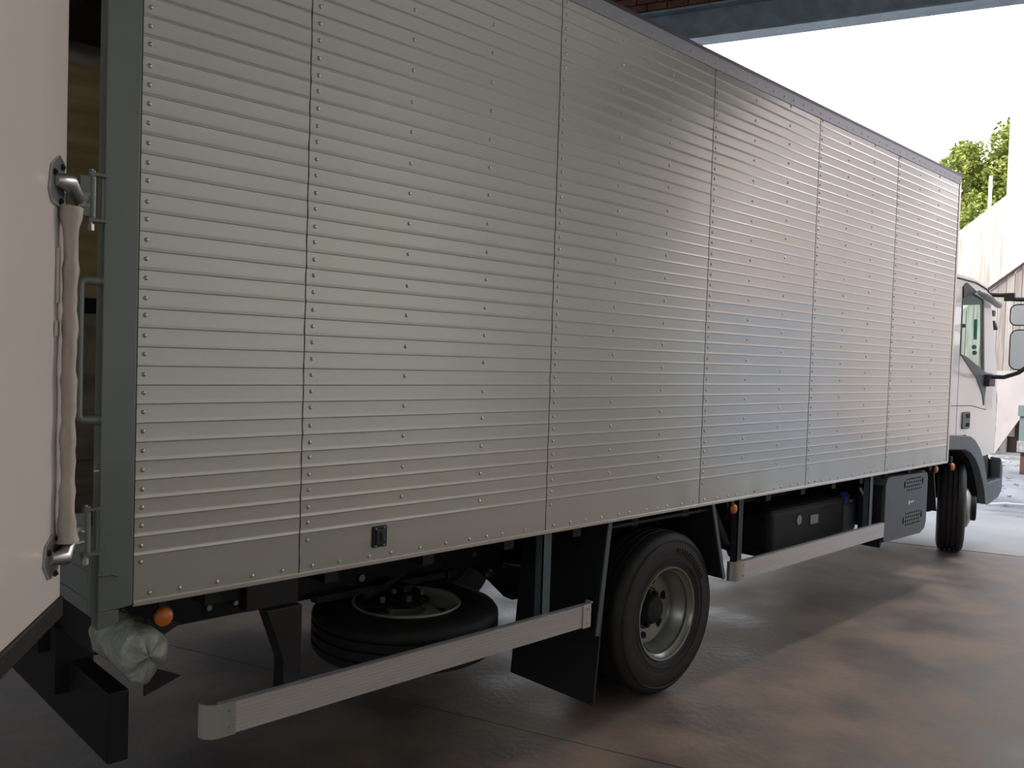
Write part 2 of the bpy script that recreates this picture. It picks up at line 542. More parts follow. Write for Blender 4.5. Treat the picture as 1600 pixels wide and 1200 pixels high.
# front corner trim, scalloped where the ribs end
mb = MB(); mb.box(BX1 + .012, -0.002, ZB - .01, BX1 + .055, 0.04, ZT + .02)
mb.build('front_corner_trim', 'trimalu', truck, bevel=.004)
mb = MB(); mb.box(BX1 + .001, -0.001, ZB, BX1 + .012, 0.03, ZT); mb.build('front_seam', 'seam', truck)
# front wall, far wall, floor, lining
mb = MB(); mb.box(BX1 - .03, 0.035, ZB, BX1 + .03, BW, ZT + .05); mb.build('front_wall', 'silver', truck)
mb = MB(); mb.box(BX0 - .1, BW - .03, ZB, BX1 + .03, BW, ZT + .05); mb.build('far_side', 'silver', truck)
mb = MB(); mb.box(BX0 - .09, 0.03, ZB, BX1 - .03, BW - .03, ZB + .13); mb.build('box_floor', 'ply2', truck)
mb = MB(); mb.box(BX0, BW - .05, 2.10, BX1 - .04, BW - .031, ZT - .09); mb.build('plywood_lining', 'ply', truck, label='upper tan plywood lining')
mb = MB(); mb.box(BX0, BW - .05, ZB + .135, BX1 - .04, BW - .031, 2.01); mb.build('plywood_lining', 'ply2', truck, label='lower dark worn plywood lining')
mb = MB(); mb.box(BX0, BW - .046, 2.012, BX1 - .04, BW - .031, 2.098); mb.build('lashing_rail', 'black', truck)
mb = MB(); mb.box(BX0, .031, ZB + .135, BX1 - .04, .045, ZT - .02); mb.build('plywood_lining', 'ply2', truck)
mb = MB(); mb.box(BX1 - .05, .05, ZB + .135, BX1 - .035, BW - .05, ZT - .02); mb.build('plywood_lining', 'ply', truck)
mb = MB()
for k in range(11):
    xx = .3 + k * .63
    mb.box(xx, .05, ZT - .03, xx + .05, BW - .05, ZT + .02)
mb.box(BX0, .031, ZT + .03, BX1 - .03, BW - .031, ZT + .045)
mb.each('roof_bow', 'dark', truck)

# rear frame
mb = MB()
mb.hexa([(-.112, -.006, 1.035), (-.010, -.006, 1.045), (-.010, .05, 1.045), (-.112, .05, 1.035),
         (-.112, -.006, ZT + .06), (-.010, -.006, ZT + .06), (-.010, .05, ZT + .06), (-.112, .05, ZT + .06)])
mb.hexa([(-.112, -.0055, .985), (-.050, -.0055, .998), (-.050, .05, .998), (-.112, .05, .985),
         (-.112, -.0055, 1.04), (-.050, -.0055, 1.04), (-.050, .05, 1.04), (-.112, .05, 1.04)])
post = mb.build('rear_post', 'greysteel', truck, bevel=.004)
mb = MB(); mb.box(-.112, BW - .05, .985, -.010, BW, ZT + .06); mb.build('rear_post', 'greysteel', truck, bevel=.004)
mb = MB(); mb.box(-.112, .05, ZT, -.010, BW - .05, ZT + .06); mb.build('rear_header', 'greysteel', truck)
mb = MB(); mb.box(-.010, -.003, ZB - .01, BX0 + .001, .006, ZT); mb.build('post_seal', 'seam', truck)
# weld bead on the post
mb = MB(); mb.tube([(-.113, -.007, 1.152), (-.085, -.0075, 1.148), (-.075, -.0075, 1.152), (-.055, -.0075, 1.143)], .003, 6)
mb.build('weld_bead', 'greysteel', post, smooth=60)
# rear crossmember with pressed panel
cr = MB()
cr.box(-.105, .051, 1.012, -.06, BW - .051, 1.26)
cr.box(-.112, .051, 1.012, -.104, .085, 1.26)
for (z0, z1) in ((1.012, 1.055), (1.108, 1.140), (1.19, 1.26)):
    cr.box(-.1115, .085, z0, -.104, BW - .051, z1)
cr.build('rear_crossmember', 'greysteel', truck, bevel=.003)

# grab handle on the post
mb = MB()
hx = -.172
pts = [(-.108, .006, 2.026), (-.158, .006, 2.026), (-.168, .006, 2.022), (hx, .006, 2.012), (hx, .006, 1.63), (-.168, .006, 1.620), (-.158, .006, 1.616), (-.108, .006, 1.616)]
mb.tube(pts, .0138, 14)
mb.lathe([(.016, 0), (.016, .004), (.012, .008)], (-.112, .006, 2.026), (-1, 0, 0), 14)
mb.lathe([(.016, 0), (.016, .004), (.012, .008)], (-.112, .006, 1.616), (-1, 0, 0), 14)
mb.build('grab_handle', 'greysteel', truck, smooth=50)

# door, swung open towards the camera
D0 = Vector((-.222, -.030, 0)); DU = Vector((-.522, -.853, 0)); DN = Vector((.853, -.522, 0))
def dp(a, b, z): 
    p = D0 + DU * a + DN * b
    return (p.x, p.y, z)
def dbox(mb, a0, b0, z0, a1, b1, z1):
    mb.hexa([dp(a0, b0, z0), dp(a1, b0, z0), dp(a1, b1, z0), dp(a0, b1, z0),
             dp(a0, b0, z1), dp(a1, b0, z1), dp(a1, b1, z1), dp(a0, b1, z1)])
mb = MB(); dbox(mb, 0, -.035, 1.115, 1.16, 0, 3.42)
door = mb.build('rear_door', 'door', truck, bevel=.003)
mb = MB(); dbox(mb, -.022, -.036, 1.060, -.001, -.004, 3.44); mb.build('edge_seal', 'rubber', door, bevel=.004)
mb = MB(); dbox(mb, -.022, -.038, 1.052, 1.18, .004, 1.113); mb.build('bottom_trim', 'darkalu', door, bevel=.006)

def hinge(zc, low):
    s = -1 if low else 1
    h = MB()      # bracket on post: two ears
    zt, zb = zc + .066, zc - .066
    for z in (zt, zb):
        h.box(-.160, -.028, z - .004, -.108, .004, z + .004)
        h.cyl((-.152, -.016, z - .006), (-.152, -.016, z + .010), .012, 14)
    h.box(-.118, -.004, zb, -.111, .004, zt)
    hb = h.build('hinge_bracket', 'greysteel', truck, smooth=40)
    h = MB(); h.cyl((-.152, -.016, zb - .022), (-.152, -.016, zt + .014), .006, 10)
    h.cyl((-.152, -.016, zb - .030), (-.152, -.016, zb - .012), .010, 6)
    h.build('hinge_pin', 'zinc', hb, smooth=40)
    h = MB()
    h.cyl((-.152, -.016, zb + .006), (-.152, -.016, zt - .006), .014, 16)
    h.box(-.186, -.028, zb + .008, -.150, -.004, zt - .008)
    h.build('hinge_block', 'greysteel', truck, smooth=40, bevel=.002)
    # hexagonal plate lying on the door
    h = MB()
    a0 = .100
    zp = zc + (.012 if not low else -.038)
    hexp = [(-.085, .028), (-.010, .062), (.078, .040), (.098, -.012), (.030, -.058), (-.075, -.045)] if low else \
           [(-.085, .060), (-.020, .074), (.070, .040), (.098, -.030), (.060, -.060), (-.070, -.070)]
    hexp = [(.7 * a + (.0), z) for a, z in hexp]
    n = len(hexp)
    vs = [dp(a0 + a, .001, zp + z) for a, z in hexp] + [dp(a0 + a, .007, zp + z) for a, z in hexp]
    h.add(vs, [tuple(range(n)), tuple(range(2 * n - 1, n - 1, -1))] + [(i, (i + 1) % n, n + (i + 1) % n, n + i) for i in range(n)])
    pl = h.build('hinge_plate', 'zinc', truck, label='zinc-plated six-sided plate')
    h = MB()
    # domed strap from the plate to the hinge block
    A = Vector(dp(a0 + .030, .006, zp)); B = Vector(dp(a0 - .01, .030, zp + .004 * s)); C_ = Vector((-.196, -.045, zc - .012 * s)); D_ = Vector((-.172, -.022, zc - .010 * s))
    h.tube([A, B, C_, D_], [.016, .024, .018, .013], 12)
    h.build('hinge_strap', 'zinc', pl, smooth=50)
    h = MB()
    for (a, z) in ((.038, .020), (-.030, .045), (-.018, -.050)):
        h.cyl(dp(a0 + a, .006, zp + z), dp(a0 + a, .012, zp + z), .009, 6)
        h.cyl(dp(a0 + a, .012, zp + z), dp(a0 + a, .016, zp + z), .005, 8)
    h.each('bolt', 'black', pl)
    h = MB()
    h.cyl((-.196, -.034, zc - .030), (-.150, -.020, zc - .026), .007, 8)
    h.cyl((-.196, -.034, zc + .002), (-.150, -.020, zc + .004), .007, 8)
    h.each('bolt', 'zinc', pl, smooth=40)
hinge(2.265, False)
hinge(1.290, True)
# lock tube wrapped in film, from hinge to hinge
mb = MB()
P_ = []; Rr = []
kk = 34
for k in range(kk):
    f = k / (kk - 1)
    z = 2.215 - f * (2.215 - 1.285)
    P_.append(dp(.062 + .004 * math.sin(k * .9) - .004 * f, .030, z))
    Rr.append(.0195 + .0018 * math.sin(k * 2.3) + .0015 * math.sin(k * 1.1 + 1) + (.010 * max(0, 1 - k / 3.0)) + (.012 * max(0, (k - kk + 4) / 3.0)))
mb.tube(P_, Rr, 14)
mb.build('wrapped_lock_tube', 'film', truck, smooth=80, label='lock tube wrapped in crinkled pale film')
mb = MB(); dbox(mb, .082, .001, 1.95, .090, .010, 2.10); dbox(mb, .080, .001, 1.86, .098, .010, 1.90); mb.each('door_clip', 'trimalu', door)

# wrapped bumper end under the rear frame
mb = MB()
vs = []; fs = []
nr, na = 26, 36
for k in range(nr):
    f = k / (nr - 1)
    for a in range(na):
        t = 2 * PI * a / na
        rr = .080 * (1 if k > 2 else (.0, .62, .93)[k])
        rr *= 1 + .045 * math.sin(t * 3 + f * 9) + .05 * math.sin(t * 7 - f * 14 + 1) * (.4 + .6 * math.sin(f * 20)) + .03 * math.sin(t * 2 + 2)
        vs.append((.062 + rr * math.cos(t) * .92, .045 + f * .32 + .006 * math.sin(t * 5), .858 + rr * 1.08 * math.sin(t) - (.012 if math.sin(t) < -.8 and k < 8 else 0)))
for k in range(nr - 1):
    for a in range(na):
        a2 = (a + 1) % na
        fs.append((k * na + a, k * na + a2, (k + 1) * na + a2, (k + 1) * na + a))
mb.add(vs, fs)
bump = mb.build('wrapped_bumper', 'film2', truck, smooth=70, label='bumper end wrapped in crumpled greenish-white film')
mb = MB()
mb.box(.0, .35, .79, .09, BW - .1, .93)
mb.build('rear_bumper', 'black', truck)
mb = MB()
mb.box(-.02, .70, .55, .10, .76, .80); mb.box(-.02, 1.9, .55, .10, 1.96, .80)
mb.prism([(.08, .80), (.20, .74), (.08, .70)], 'y', .12, .13)
mb.prism([(.08, .96), (.20, .92), (.08, .86)], 'y', .12, .13)
mb.each('bumper_bracket', 'black', truck)
# rear guard beam
mb = MB()
mb.box(.03, .30, .42, .10, BW - .30, .665)
mb.build('rear_guard_beam', 'black', truck, bevel=.006)
mb = MB(); mb.box(.10, .78, .44, .14, .86, .95); mb.box(.10, 1.64, .44, .14, 1.72, .95); mb.each('guard_leg', 'black', truck)

# chassis
mb = MB()
for y in (.80, 1.62):
    mb.box(-.05, y, .685, 8.9, y + .07, .93)
mb.each('chassis_rail', 'chassis', truck)
mb = MB()
for y in (.80, 1.62):
    mb.box(.0, y, .93, 6.9, y + .06, 1.052)
mb.each('subframe_rail', 'chassis', truck)
mb = MB()
for k in range(15):
    x = .25 + k * .46
    mb.box(x, .06, .98, x + .06, BW - .06, 1.052)
mb.each('cross_bearer', 'chassis', truck)
mb = MB()
for k in range(6):
    x = .5 + k * 1.25
    mb.box(x, .86, .74, x + .08, 1.62, .88)
mb.each('chassis_crossmember', 'chassis', truck)
mb = MB(); mb.cyl((3.1, 1.245, .52), (7.6, 1.245, .78), .05, 12); mb.build('prop_shaft', 'black', truck, smooth=50)
mb = MB()
for (x, z, r) in ((1.37, .745, .018), (2.23, .63, .022), (2.35, .66, .014), (.6, .74, .012), (.72, .74, .010), (2.1, .76, .016), (2.6, .74, .016)):
    mb.cyl((x, .775, z), (x, .80, z), r, 12)
mb.each('bolt', 'zinc', truck, smooth=40)
# leaf springs and hangers
for x in (2.91, 8.3):
    for y in (.68, 1.72):
        mb = MB()
        for k in range(4):
            L = .62 - k * .12; z = .60 - k * .016
            pts = [(x - L, y + .04, z + .08 * (L / .62) ** 2), (x - L * .5, y + .04, z + .02 * (L / .62) ** 2), (x, y + .04, z), (x + L * .5, y + .04, z + .02 * (L / .62) ** 2), (x + L, y + .04, z + .08 * (L / .62) ** 2)]
            for a, b in zip(pts, pts[1:]): mb.bar(a, b, .08, .013)
        mb.build('leaf_spring', 'chassis', truck)
mb = MB(); mb.tube([(2.91, .3, .45), (2.91, .9, .45), (2.91, 1.05, .45), (2.91, 1.25, .45), (2.91, 1.45, .45), (2.91, 1.6, .45), (2.91, 2.2, .45)], [.07, .07, .12, .19, .12, .07, .07], 14)
mb.build('rear_axle', 'chassis', truck, smooth=50)
mb = MB(); mb.bar((8.3, .6, .44), (8.3, 1.9, .44), .1, .12); mb.build('front_axle', 'chassis', truck)

# tyres and wheels
def tyre_prof(R, wd, rr):     # (radius, h) h along axis, outer face at h = 0 side
    h = wd / 2
    return [(rr, -h + .02), (rr + .03, -h + .004), (R - .09, -h - .004), (R - .045, -h + .004), (R - .015, -h + .016), (R - .002, -h + .034),
            (R, -h + .05), (R, -.052), (R - .012, -.048), (R - .012, -.040), (R, -.036), (R, -.004), (R - .012, 0.0), (R - .012, .008), (R, .012),
            (R, .040), (R - .012, .044), (R - .012, .052), (R, .056), (R, h - .05), (R - .002, h - .034), (R - .015, h - .016), (R - .045, h - .004),
            (R - .09, h + .004), (R - .12, h + .001), (R - .122, h - .003), (rr + .03, h - .004), (rr, h - .02)]

def wheel(c, ax, R=.45, wd=.25, rr=.245, kind='dual', parent=truck, name='wheel', label=None):
    """c: centre of tyre, ax: unit axis pointing outwards"""
    c = Vector(c); ax = Vector(ax).normalized()
    root = empty(name, c, parent=parent)
    mb = MB(); mb.lathe(tyre_prof(R, wd, rr), c, ax, 56)
    mb.build('tyre', 'tyre', root, smooth=38)
    h = wd / 2
    mb = MB()
    if kind == 'dual':
        prof = [(.262, h - .012), (.258, h - .002), (.250, h - .004), (.244, h - .020), (.228, h - .034), (.222, h - .060), (.206, h - .078), (.200, h - .120), (.192, h - .135), (.120, h - .150), (.112, h - .160), (.0001, h - .160)]
    elif kind == 'out':
        prof = [(.262, h - .012), (.258, h - .002), (.250, h - .004), (.240, h - .02), (.215, h - .02), (.205, h + .01), (.19, h + .03), (.13, h + .055), (.12, h + .05), (.0001, h + .05)]
    elif kind == 'spare':
        prof = [(.262, h - .006), (.258, h + .002), (.250, h), (.244, h - .020), (.226, h - .034), (.220, h - .060), (.20, h - .085), (.150, h - .050), (.09, h - .045), (.088, h - .08), (.0001, h - .08)]
    mb.lathe(prof, c, ax, 56)
    mb.lathe([(rr + .012, -h + .01), (rr - .01, -h + .03), (rr - .02, h - .03)], c, ax, 40)
    mb.build('rim', 'rimpaint' if kind == 'spare' else 'rim', root, smooth=35)
    ref = Vector((0, 0, 1)) if abs(ax.z) < .9 else Vector((1, 0, 0))
    X = ax.cross(ref).normalized(); Y = ax.cross(X).normalized()
    def at(r, a, hh): return c + (X * math.cos(a) + Y * math.sin(a)) * r + ax * hh
    if kind in ('dual', 'spare'):
        mb = MB()
        for k in range(6):
            a = 2 * PI * (k + .3) / 6
            if kind == 'dual':
                mb.cyl(at(.160, a, h - .149), at(.160, a, h - .1395), .027, 16)
            else:
                mb.cyl(at(.182, a, h - .080), at(.182, a, h - .066), .024, 16)
        mb.each('hand_hole', 'rimdark', root)
        mb = MB()
        hh = h - .16 if kind == 'dual' else h - .08
        for k in range(8 if kind == 'dual' else 6):
            a = 2 * PI * k / 8 if kind == 'dual' else 2 * PI * k / 6
            mb.cyl(at(.098 if kind == 'dual' else .115, a, hh), at(.098 if kind == 'dual' else .115, a, hh + .032), .014, 6)
        mb.each('wheel_nut', 'chassis' if kind == 'dual' else 'zinc', root)
    if kind == 'dual':
        mb = MB(); mb.lathe([(.085, h - .16), (.082, h - .10), (.07, h - .085), (.03, h - .078), (.0001, h - .078)], c, ax, 24)
        mb.build('hub', 'chassis', root, smooth=40)
        # moulded rings and raised blocks on the sidewall
        mb = MB()
        for rr_, t_ in ((.292, .0035), (.405, .0035)):
            mb.lathe([(rr_ - .003, h + .002), (rr_, h + .006), (rr_ + .003, h + .002)], c, ax, 56)
        for k in range(14):
            a = PI * 1.15 + k * .07
            p = at(.352, a, h + .0055); mb.bar(at(.340, a, h + .0055), at(.364, a, h + .0055), .012, .004, ax)
        mb.build('sidewall_relief', 'tyre', root)
    if kind == 'out':
        mb = MB(); mb.lathe([(.125, h + .045), (.125, h + .095), (.115, h + .105), (.0001, h + .105)], c, ax, 28)
        mb.build('hub', 'chassis', root, smooth=40)
    return root

OUT = (0, -1, 0)
wheel((2.91, .185, .452), OUT, name='rear_wheel')
wheel((2.91, .475, .452), OUT, name='rear_wheel')
wheel((2.91, 2.03, .452), (0, 1, 0), name='rear_wheel')
wheel((2.91, 2.32, .452), (0, 1, 0), name='rear_wheel')
sa = math.radians(19)
wheel((8.38, .425, .452), (math.sin(sa), -math.cos(sa), 0), kind='out', name='front_wheel')
wheel((8.30, 2.05, .452), (-math.sin(sa), math.cos(sa), 0), kind='out', name='front_wheel')
wheel((1.50, .59, .545), (0, 0, 1), kind='spare', name='spare_wheel', R=.445, wd=.22)
mb = MB()   # carrier over the spare wheel
mb.bar((1.08, .74, .70), (1.92, .74, .70), .05, .03)
mb.bar((1.50, .58, .715), (1.50, .84, .715), .05, .03)
mb.prism([(1.34, .60), (1.47, .50), (1.62, .56), (1.70, .80), (1.30, .84)], 'z', .640, .655)
mb.bar((1.28, .62, .70), (1.42, .50, .82), .02, .02); mb.bar((1.78, .62, .71), (1.66, .50, .84), .02, .02)
mb.each('spare_wheel_carrier', 'black', truck)
mb = MB()
for (x, y) in ((1.38, .62), (1.49, .56), (1.62, .62), (1.52, .72)):
    mb.cyl((x, y, .66), (x, y, .69), .016, 6)
mb.each('bolt', 'zinc', truck)

# mudguards
mb = MB()
mb.hexa([(2.25, .03, .12), (2.262, .03, .12), (2.262, .62, .12), (2.25, .62, .12), (2.335, .03, 1.03), (2.347, .03, 1.03), (2.347, .62, 1.03), (2.335, .62, 1.03)])
mb.build('mudflap', 'plasticdk', truck)
mb = MB(); mb.bar((2.335, .028, 1.04), (2.262, .028, .47), .008, .028, (1, 0, 0)); mb.build('mudflap_lit_edge', 'plastic', truck)  # grey strip paints the lit part of the flap's edge
mb = MB()
mb.hexa([(3.405, .03, .575), (3.42, .03, .575), (3.42, .62, .575), (3.405, .62, .575), (3.255, .03, 1.03), (3.27, .03, 1.03), (3.27, .62, 1.03), (3.255, .62, 1.03)])
mb.build('mudguard', 'plasticdk', truck)
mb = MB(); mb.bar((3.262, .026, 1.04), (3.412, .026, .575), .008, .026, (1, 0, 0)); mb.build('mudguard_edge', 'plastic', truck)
mb = MB(); mb.box(2.34, .05, .99, 3.27, .64, 1.005); mb.box(2.34, .60, .60, 3.3, .615, 1.0); mb.each('wheel_arch_liner', 'chassis', truck)

# side underrun rails
def side_rail(x0, x1, z0, z1, rear_curl, front_cap):
    vs = []; n = 8
    prof = [(z0, 0.0)]
    dz = (z1 - z0) / n
    for k in range(n):
        a = z0 + k * dz
        prof += [(a + dz * .15, -.003), (a + dz * .75, -.003), (a + dz * .85, 0.0), (a + dz, 0.0)] if 0 <= k < n else []
    prof[0] = (z0, -.003); prof[-1] = (z1, -.003)
    poly = [(y, z) for z, y in prof] + [(.028, z1), (.028, z1 - .006), (.006, z1 - .008), (.006, z0 + .008), (.028, z0 + .006), (.028, z0)]
    mb = MB(); mb.prism(poly, 'x', x0, x1)
    r = mb.build('side_guard_rail', 'rail', truck)
    if rear_curl:
        mb = MB()
        pts = []
        for k in range(9):
            a = PI / 2 * k / 8
            pts.append((x0 - .055 * math.sin(a), -.006 + .055 * (1 - math.cos(a)) * 1.0))
        pts = [(x0 + .05, -.006)] + pts
        outer = pts; inner = [(x + .004, y + .006) for x, y in reversed(pts)]
        mb.prism(outer + inner, 'z', z0 - .003, z1 + .003)
        mb.build('rail_end_cap', 'endcap' if x0 < 1 else 'trimalu', r, smooth=35)
        mb = MB(); 
        for z in (z0 + .025, z1 - .025): mb.cyl((x0 + .03, -.006, z), (x0 + .03, -.010, z), .005, 8)
        mb.each('rivet', 'zinc', r)
    if front_cap:
        mb = MB(); mb.box(x1 - .06, -.008, z0 - .004, x1 + .006, -.003, z1 + .004); mb.box(x1 - .004, -.008, z0 - .004, x1 + .006, .03, z1 + .012)
        mb.build('rail_end_cap', 'rail', r)
        mb = MB()
        for z in (z0 + .02, z1 - .02): mb.cyl((x1 - .03, -.008, z), (x1 - .03, -.012, z), .005, 8)
        mb.each('rivet', 'zinc', r)
side_rail(.285, 2.17, .549, .656, True, True)
side_rail(3.54, 5.64, .549, .660, True, False)
# brackets holding the rails
mb = MB()
mb.prism([(.40, .93), (.60, .93), (.60, 1.05), (.40, 1.05)], 'y', .06, .12)
mb.prism([(.46, .93), (.60, .93), (.60, .55), (.53, .55), (.53, .74)], 'y', .03, .10)
mb.build('rail_bracket', 'black', truck, bevel=.003)
for (x, d) in ((1.88, 0), (3.58, 1), (5.45, 0)):
    mb = MB(); mb.box(x - .028, .030, .56, x + .028, .036, 1.045); mb.box(x - .028, .030, .56, x - .022, .075, 1.045)
    mb.build('rail_bracket', 'plastic' if x != 3.58 else 'cabdark', truck)
mb = MB(); mb.bar((3.90, .45, .90), (3.78, .38, .60), .03, .03); mb.bar((3.92, .45, .90), (4.08, .38, .55), .03, .03)
mb.bar((3.62, .05, .70), (3.62, .80, .80), .03, .03)
mb.each('bracket_strut', 'black', truck)

# amber marker lamps
def marker(x, y, z, r):
    mb = MB(); mb.lathe([(r * 1.0, 0), (r * 1.0, .010), (r * .8, .018), (r * .35, .023), (.0001, .024)], (x, y, z), OUT, 20)
    lens = mb.build('marker_lamp', 'amber', truck, smooth=50, label='round amber marker lamp')
    mb = MB(); mb.lathe([(.0001, -.012), (r * 1.12, -.012), (r * 1.12, .003), (r * 1.0, .004)], (x, y, z), OUT, 20)
    mb.box(x - .012, y, z, x + .012, y + .02, z + .09)
    mb.build('lamp_base', 'black', lens, smooth=40)
marker(.105, .045, .976, .030)
marker(3.47, .02, .985, .030)
marker(6.72, .02, .998, .030)
marker(7.12, .02, .992, .032)

# lamp socket recessed in the side skin
mb = MB(); mb.box(.872, -.010, 1.103, .938, .004, 1.184)
sk = mb.build('side_socket', 'plasticdk', truck, bevel=.004, label='black latch housing let into side panel')
mb = MB(); mb.box(.884, -.017, 1.115, .926, -.009, 1.172); mb.box(.902, -.024, 1.128, .916, -.016, 1.160)
mb.each('latch', 'cabdark', sk, bevel=.003)
mb = MB()
for (x, z) in ((.884, 1.176), (.922, 1.178), (.884, 1.110), (.922, 1.112)): mb.cyl((x, -.010, z), (x, -.014, z), .0035, 8)
mb.each('rivet', 'zinc', sk)

# equipment between the axles
mb = MB(); mb.box(4.30, .22, .55, 5.45, .72, .86); mb.build('air_tank_box', 'chassis', truck, bevel=.05, segs=4)
mb = MB(); mb.cyl((4.2, .62, .84), (5.4, .62, .84), .12, 18); mb.build('air_tank', 'chassis', truck, smooth=40)
mb = MB(); mb.cyl((4.69, .218, .752), (4.69, .212, .752), .035, 16); mb.build('gauge', 'whitelab', truck)
mb = MB(); mb.box(4.86, .212, .70, 4.98, .218, .765); mb.build('small_plate', 'whitelab', truck)
mb = MB(); mb.box(5.50, .25, .55, 5.72, .60, .78); can = mb.build('fluid_tank', 'plastic', truck, bevel=.03, segs=3, label='small grey fluid tank')
mb = MB(); mb.cyl((5.57, .30, .78), (5.54, .27, .85), .035, 14); mb.build('cap', 'bluecap', can, smooth=40, label='blue cap')
mb = MB(); mb.cyl((5.66, .28, .78), (5.66, .28, .80), .028, 12); mb.build('cap', 'orangewire', can, label='orange cap')
mb = MB(); mb.bar((5.45, .12, .93), (5.60, .12, .81), .012, .02); mb.build('support_stay', 'zinc', truck)
mb = MB(); mb.tube([(5.72, .10, 1.0), (5.73, .10, .85), (5.71, .10, .70), (5.72, .10, .62)], .03, 12); mb.build('corrugated_hose', 'rail', truck, smooth=50)
mb = MB(); mb.box(5.95, .10, .55, 6.45, .70, .95); mb.build('battery_box', 'chassis', truck)
mb = MB(); mb.box(4.75, .5, .40, 5.4, .9, .58); mb.build('silencer', 'chassis', truck, bevel=.05)

# perforated grey cover
def rrect(x0, z0, x1, z1, r, n=5):
    P = []
    for (cx, cz, a0) in ((x1 - r, z0 + r, -PI / 2), (x1 - r, z1 - r, 0), (x0 + r, z1 - r, PI / 2), (x0 + r, z0 + r, PI)):
        for k in range(n + 1):
            a = a0 + PI / 2 * k / n
            P.append((cx + r * math.cos(a), cz + r * math.sin(a)))
    return P
holes = []
def circ(x, z, rx, rz, n=6): return [(x + rx * math.cos(2 * PI * k / n), z + rz * math.sin(2 * PI * k / n)) for k in range(n)]
for g, zc in enumerate((.915, .635)):
    for r in range(4):
        for c in range(7):
            holes.append(circ(6.085 + c * .045 - (.010 if r % 2 else 0), zc - .045 + r * .030, .014, .0095))
    holes.append(circ(6.03, zc - .005 * (1 if g else -1), .016, .034, 8)); holes.append(circ(6.405, zc + .010, .016, .034, 8))
outer = [(5.66, .500), (6.40, .488), (6.49, .52), (6.52, .58), (6.52, .95), (6.49, .99), (5.74, 1.005), (5.68, .99), (5.66, .94)]
mb = MB(); mb.prism(outer, 'y', .005, .011, holes)
cov = mb.build('battery_cover', 'plastic', truck, label='grey moulded cover with two grids of vent holes')
mb = MB(); mb.prism(outer, 'y', .011, .16, [[(x * .985 + 6.09 * .015, z * .97 + .75 * .03) for x, z in outer]])
mb.build('cover_rim', 'plastic', cov)
mb = MB(); mb.prism([(5.70, .53), (6.47, .52), (6.47, .96), (5.72, .97)], 'y', .03, .04); mb.build('cover_back', 'rimdark', cov)
mb = MB(); mb.box(6.12, .0035, .752, 6.15, .0055, .782); mb.box(6.16, .0035, .764, 6.24, .0055, .776); mb.each('cover_badge', 'rail', cov)
mb = MB(); mb.prism([(5.66, .50), (5.66, .94), (5.63, .90), (5.63, .46)], 'y', .02, .20); mb.build('cover_side', 'plasticdk', cov)
# things just behind the cover
mb = MB(); mb.box(6.62, .10, .80, 6.72, .20, .98); mb.build('wiring_box', 'orangewire', truck)
mb = MB(); mb.box(6.95, .32, .50, 7.05, .72, 1.15); mb.box(6.6, .3, .55, 6.9, .6, 1.0)
mb.each('front_wheel_flap', 'plasticdk', truck)
mb = MB(); mb.hexa([(7.60, .30, .50), (7.62, .30, .50), (7.62, .64, .50), (7.60, .64, .50), (7.42, .30, 1.15), (7.44, .30, 1.15), (7.44, .64, 1.15), (7.42, .64, 1.15)]); mb.build('front_wheel_flap', 'plasticdk', truck)

# ------------------------------------------------------------------ cab
cab = empty('cab', (8.2, 1.25, .9), parent=truck)
CY0, CY1 = .25, 2.25
AC = (8.25, .49)
arch_in = [(7.50, 1.105), (8.03, 1.075), (8.20, 1.04), (8.36, .965), (8.50, .85), (8.61, .72), (8.69, .60), (8.735, .47)]
arch_out = [(7.42, 1.235), (7.50, 1.245), (8.18, 1.205), (8.34, 1.155), (8.50, 1.06), (8.63, .93), (8.74, .76), (8.80, .60), (8.83, .455)]
# door/side outline (x, z)
side = [(7.15, 1.22), (7.15, 2.60), (7.25, 2.73), (7.45, 2.775), (8.20, 2.77), (8.60, 2.72), (8.72, 2.66), (8.90, 2.20), (9.06, 1.80), (9.09, 1.40), (9.09, .985), (8.60, .965), (8.48, 1.08), (8.33, 1.165), (8.17, 1.215)]
win = [(7.90, 2.00), (8.055, 1.985), (8.58, 1.86), (8.47, 2.585), (7.885, 2.66)]
fwin = [(8.655, 1.87), (8.90, 1.87), (8.80, 2.18), (8.64, 2.58), (8.54, 2.60)]
for nm, ya, yb in (('cab_side', CY0, CY0 + .022), ('cab_side', CY1 - .022, CY1)):
    mb = MB(); mb.prism(side, 'y', ya, yb, [win])
    mb.build(nm, 'cabwhite', cab)
    mb = MB(); mb.prism(win, 'y', (ya + yb) / 2 - .002, (ya + yb) / 2 + .002); mb.build('door_glass', 'glass', cab)
# skin panels across the cab
def strip(nm, m, pts, y0, y1, th=.03):
    mb = MB()
    for (a, b) in zip(pts, pts[1:]):
        d = Vector((b[0] - a[0], 0, b[1] - a[1])).normalized(); nn_ = Vector((-d.z, 0, d.x)) * th
        mb.hexa([(a[0], y0, a[1]), (b[0], y0, b[1]), (b[0], y1, b[1]), (a[0], y1, a[1]),
                 (a[0] - nn_.x, y0, a[1] - nn_.z), (b[0] - nn_.x, y0, b[1] - nn_.z), (b[0] - nn_.x, y1, b[1] - nn_.z), (a[0] - nn_.x, y1, a[1] - nn_.z)])
    return mb.build(nm, m, cab)
strip('cab_roof', 'cabwhite', [(7.15, 2.60), (7.25, 2.73), (7.45, 2.775), (8.20, 2.77), (8.60, 2.72), (8.72, 2.66)], CY0 + .045, CY1 - .045)
mb = MB()   # raised centre of the roof
mb.prism([(7.3, 2.77), (7.5, 2.80), (8.2, 2.79), (8.55, 2.74), (8.55, 2.70), (7.3, 2.70)], 'y', CY0 + .10, CY1 - .10); mb.build('roof_centre', 'cabwhite', cab)
strip('windscreen_frame', 'cabwhite', [(8.72, 2.66), (8.76, 2.56)], CY0 + .045, CY1 - .045)
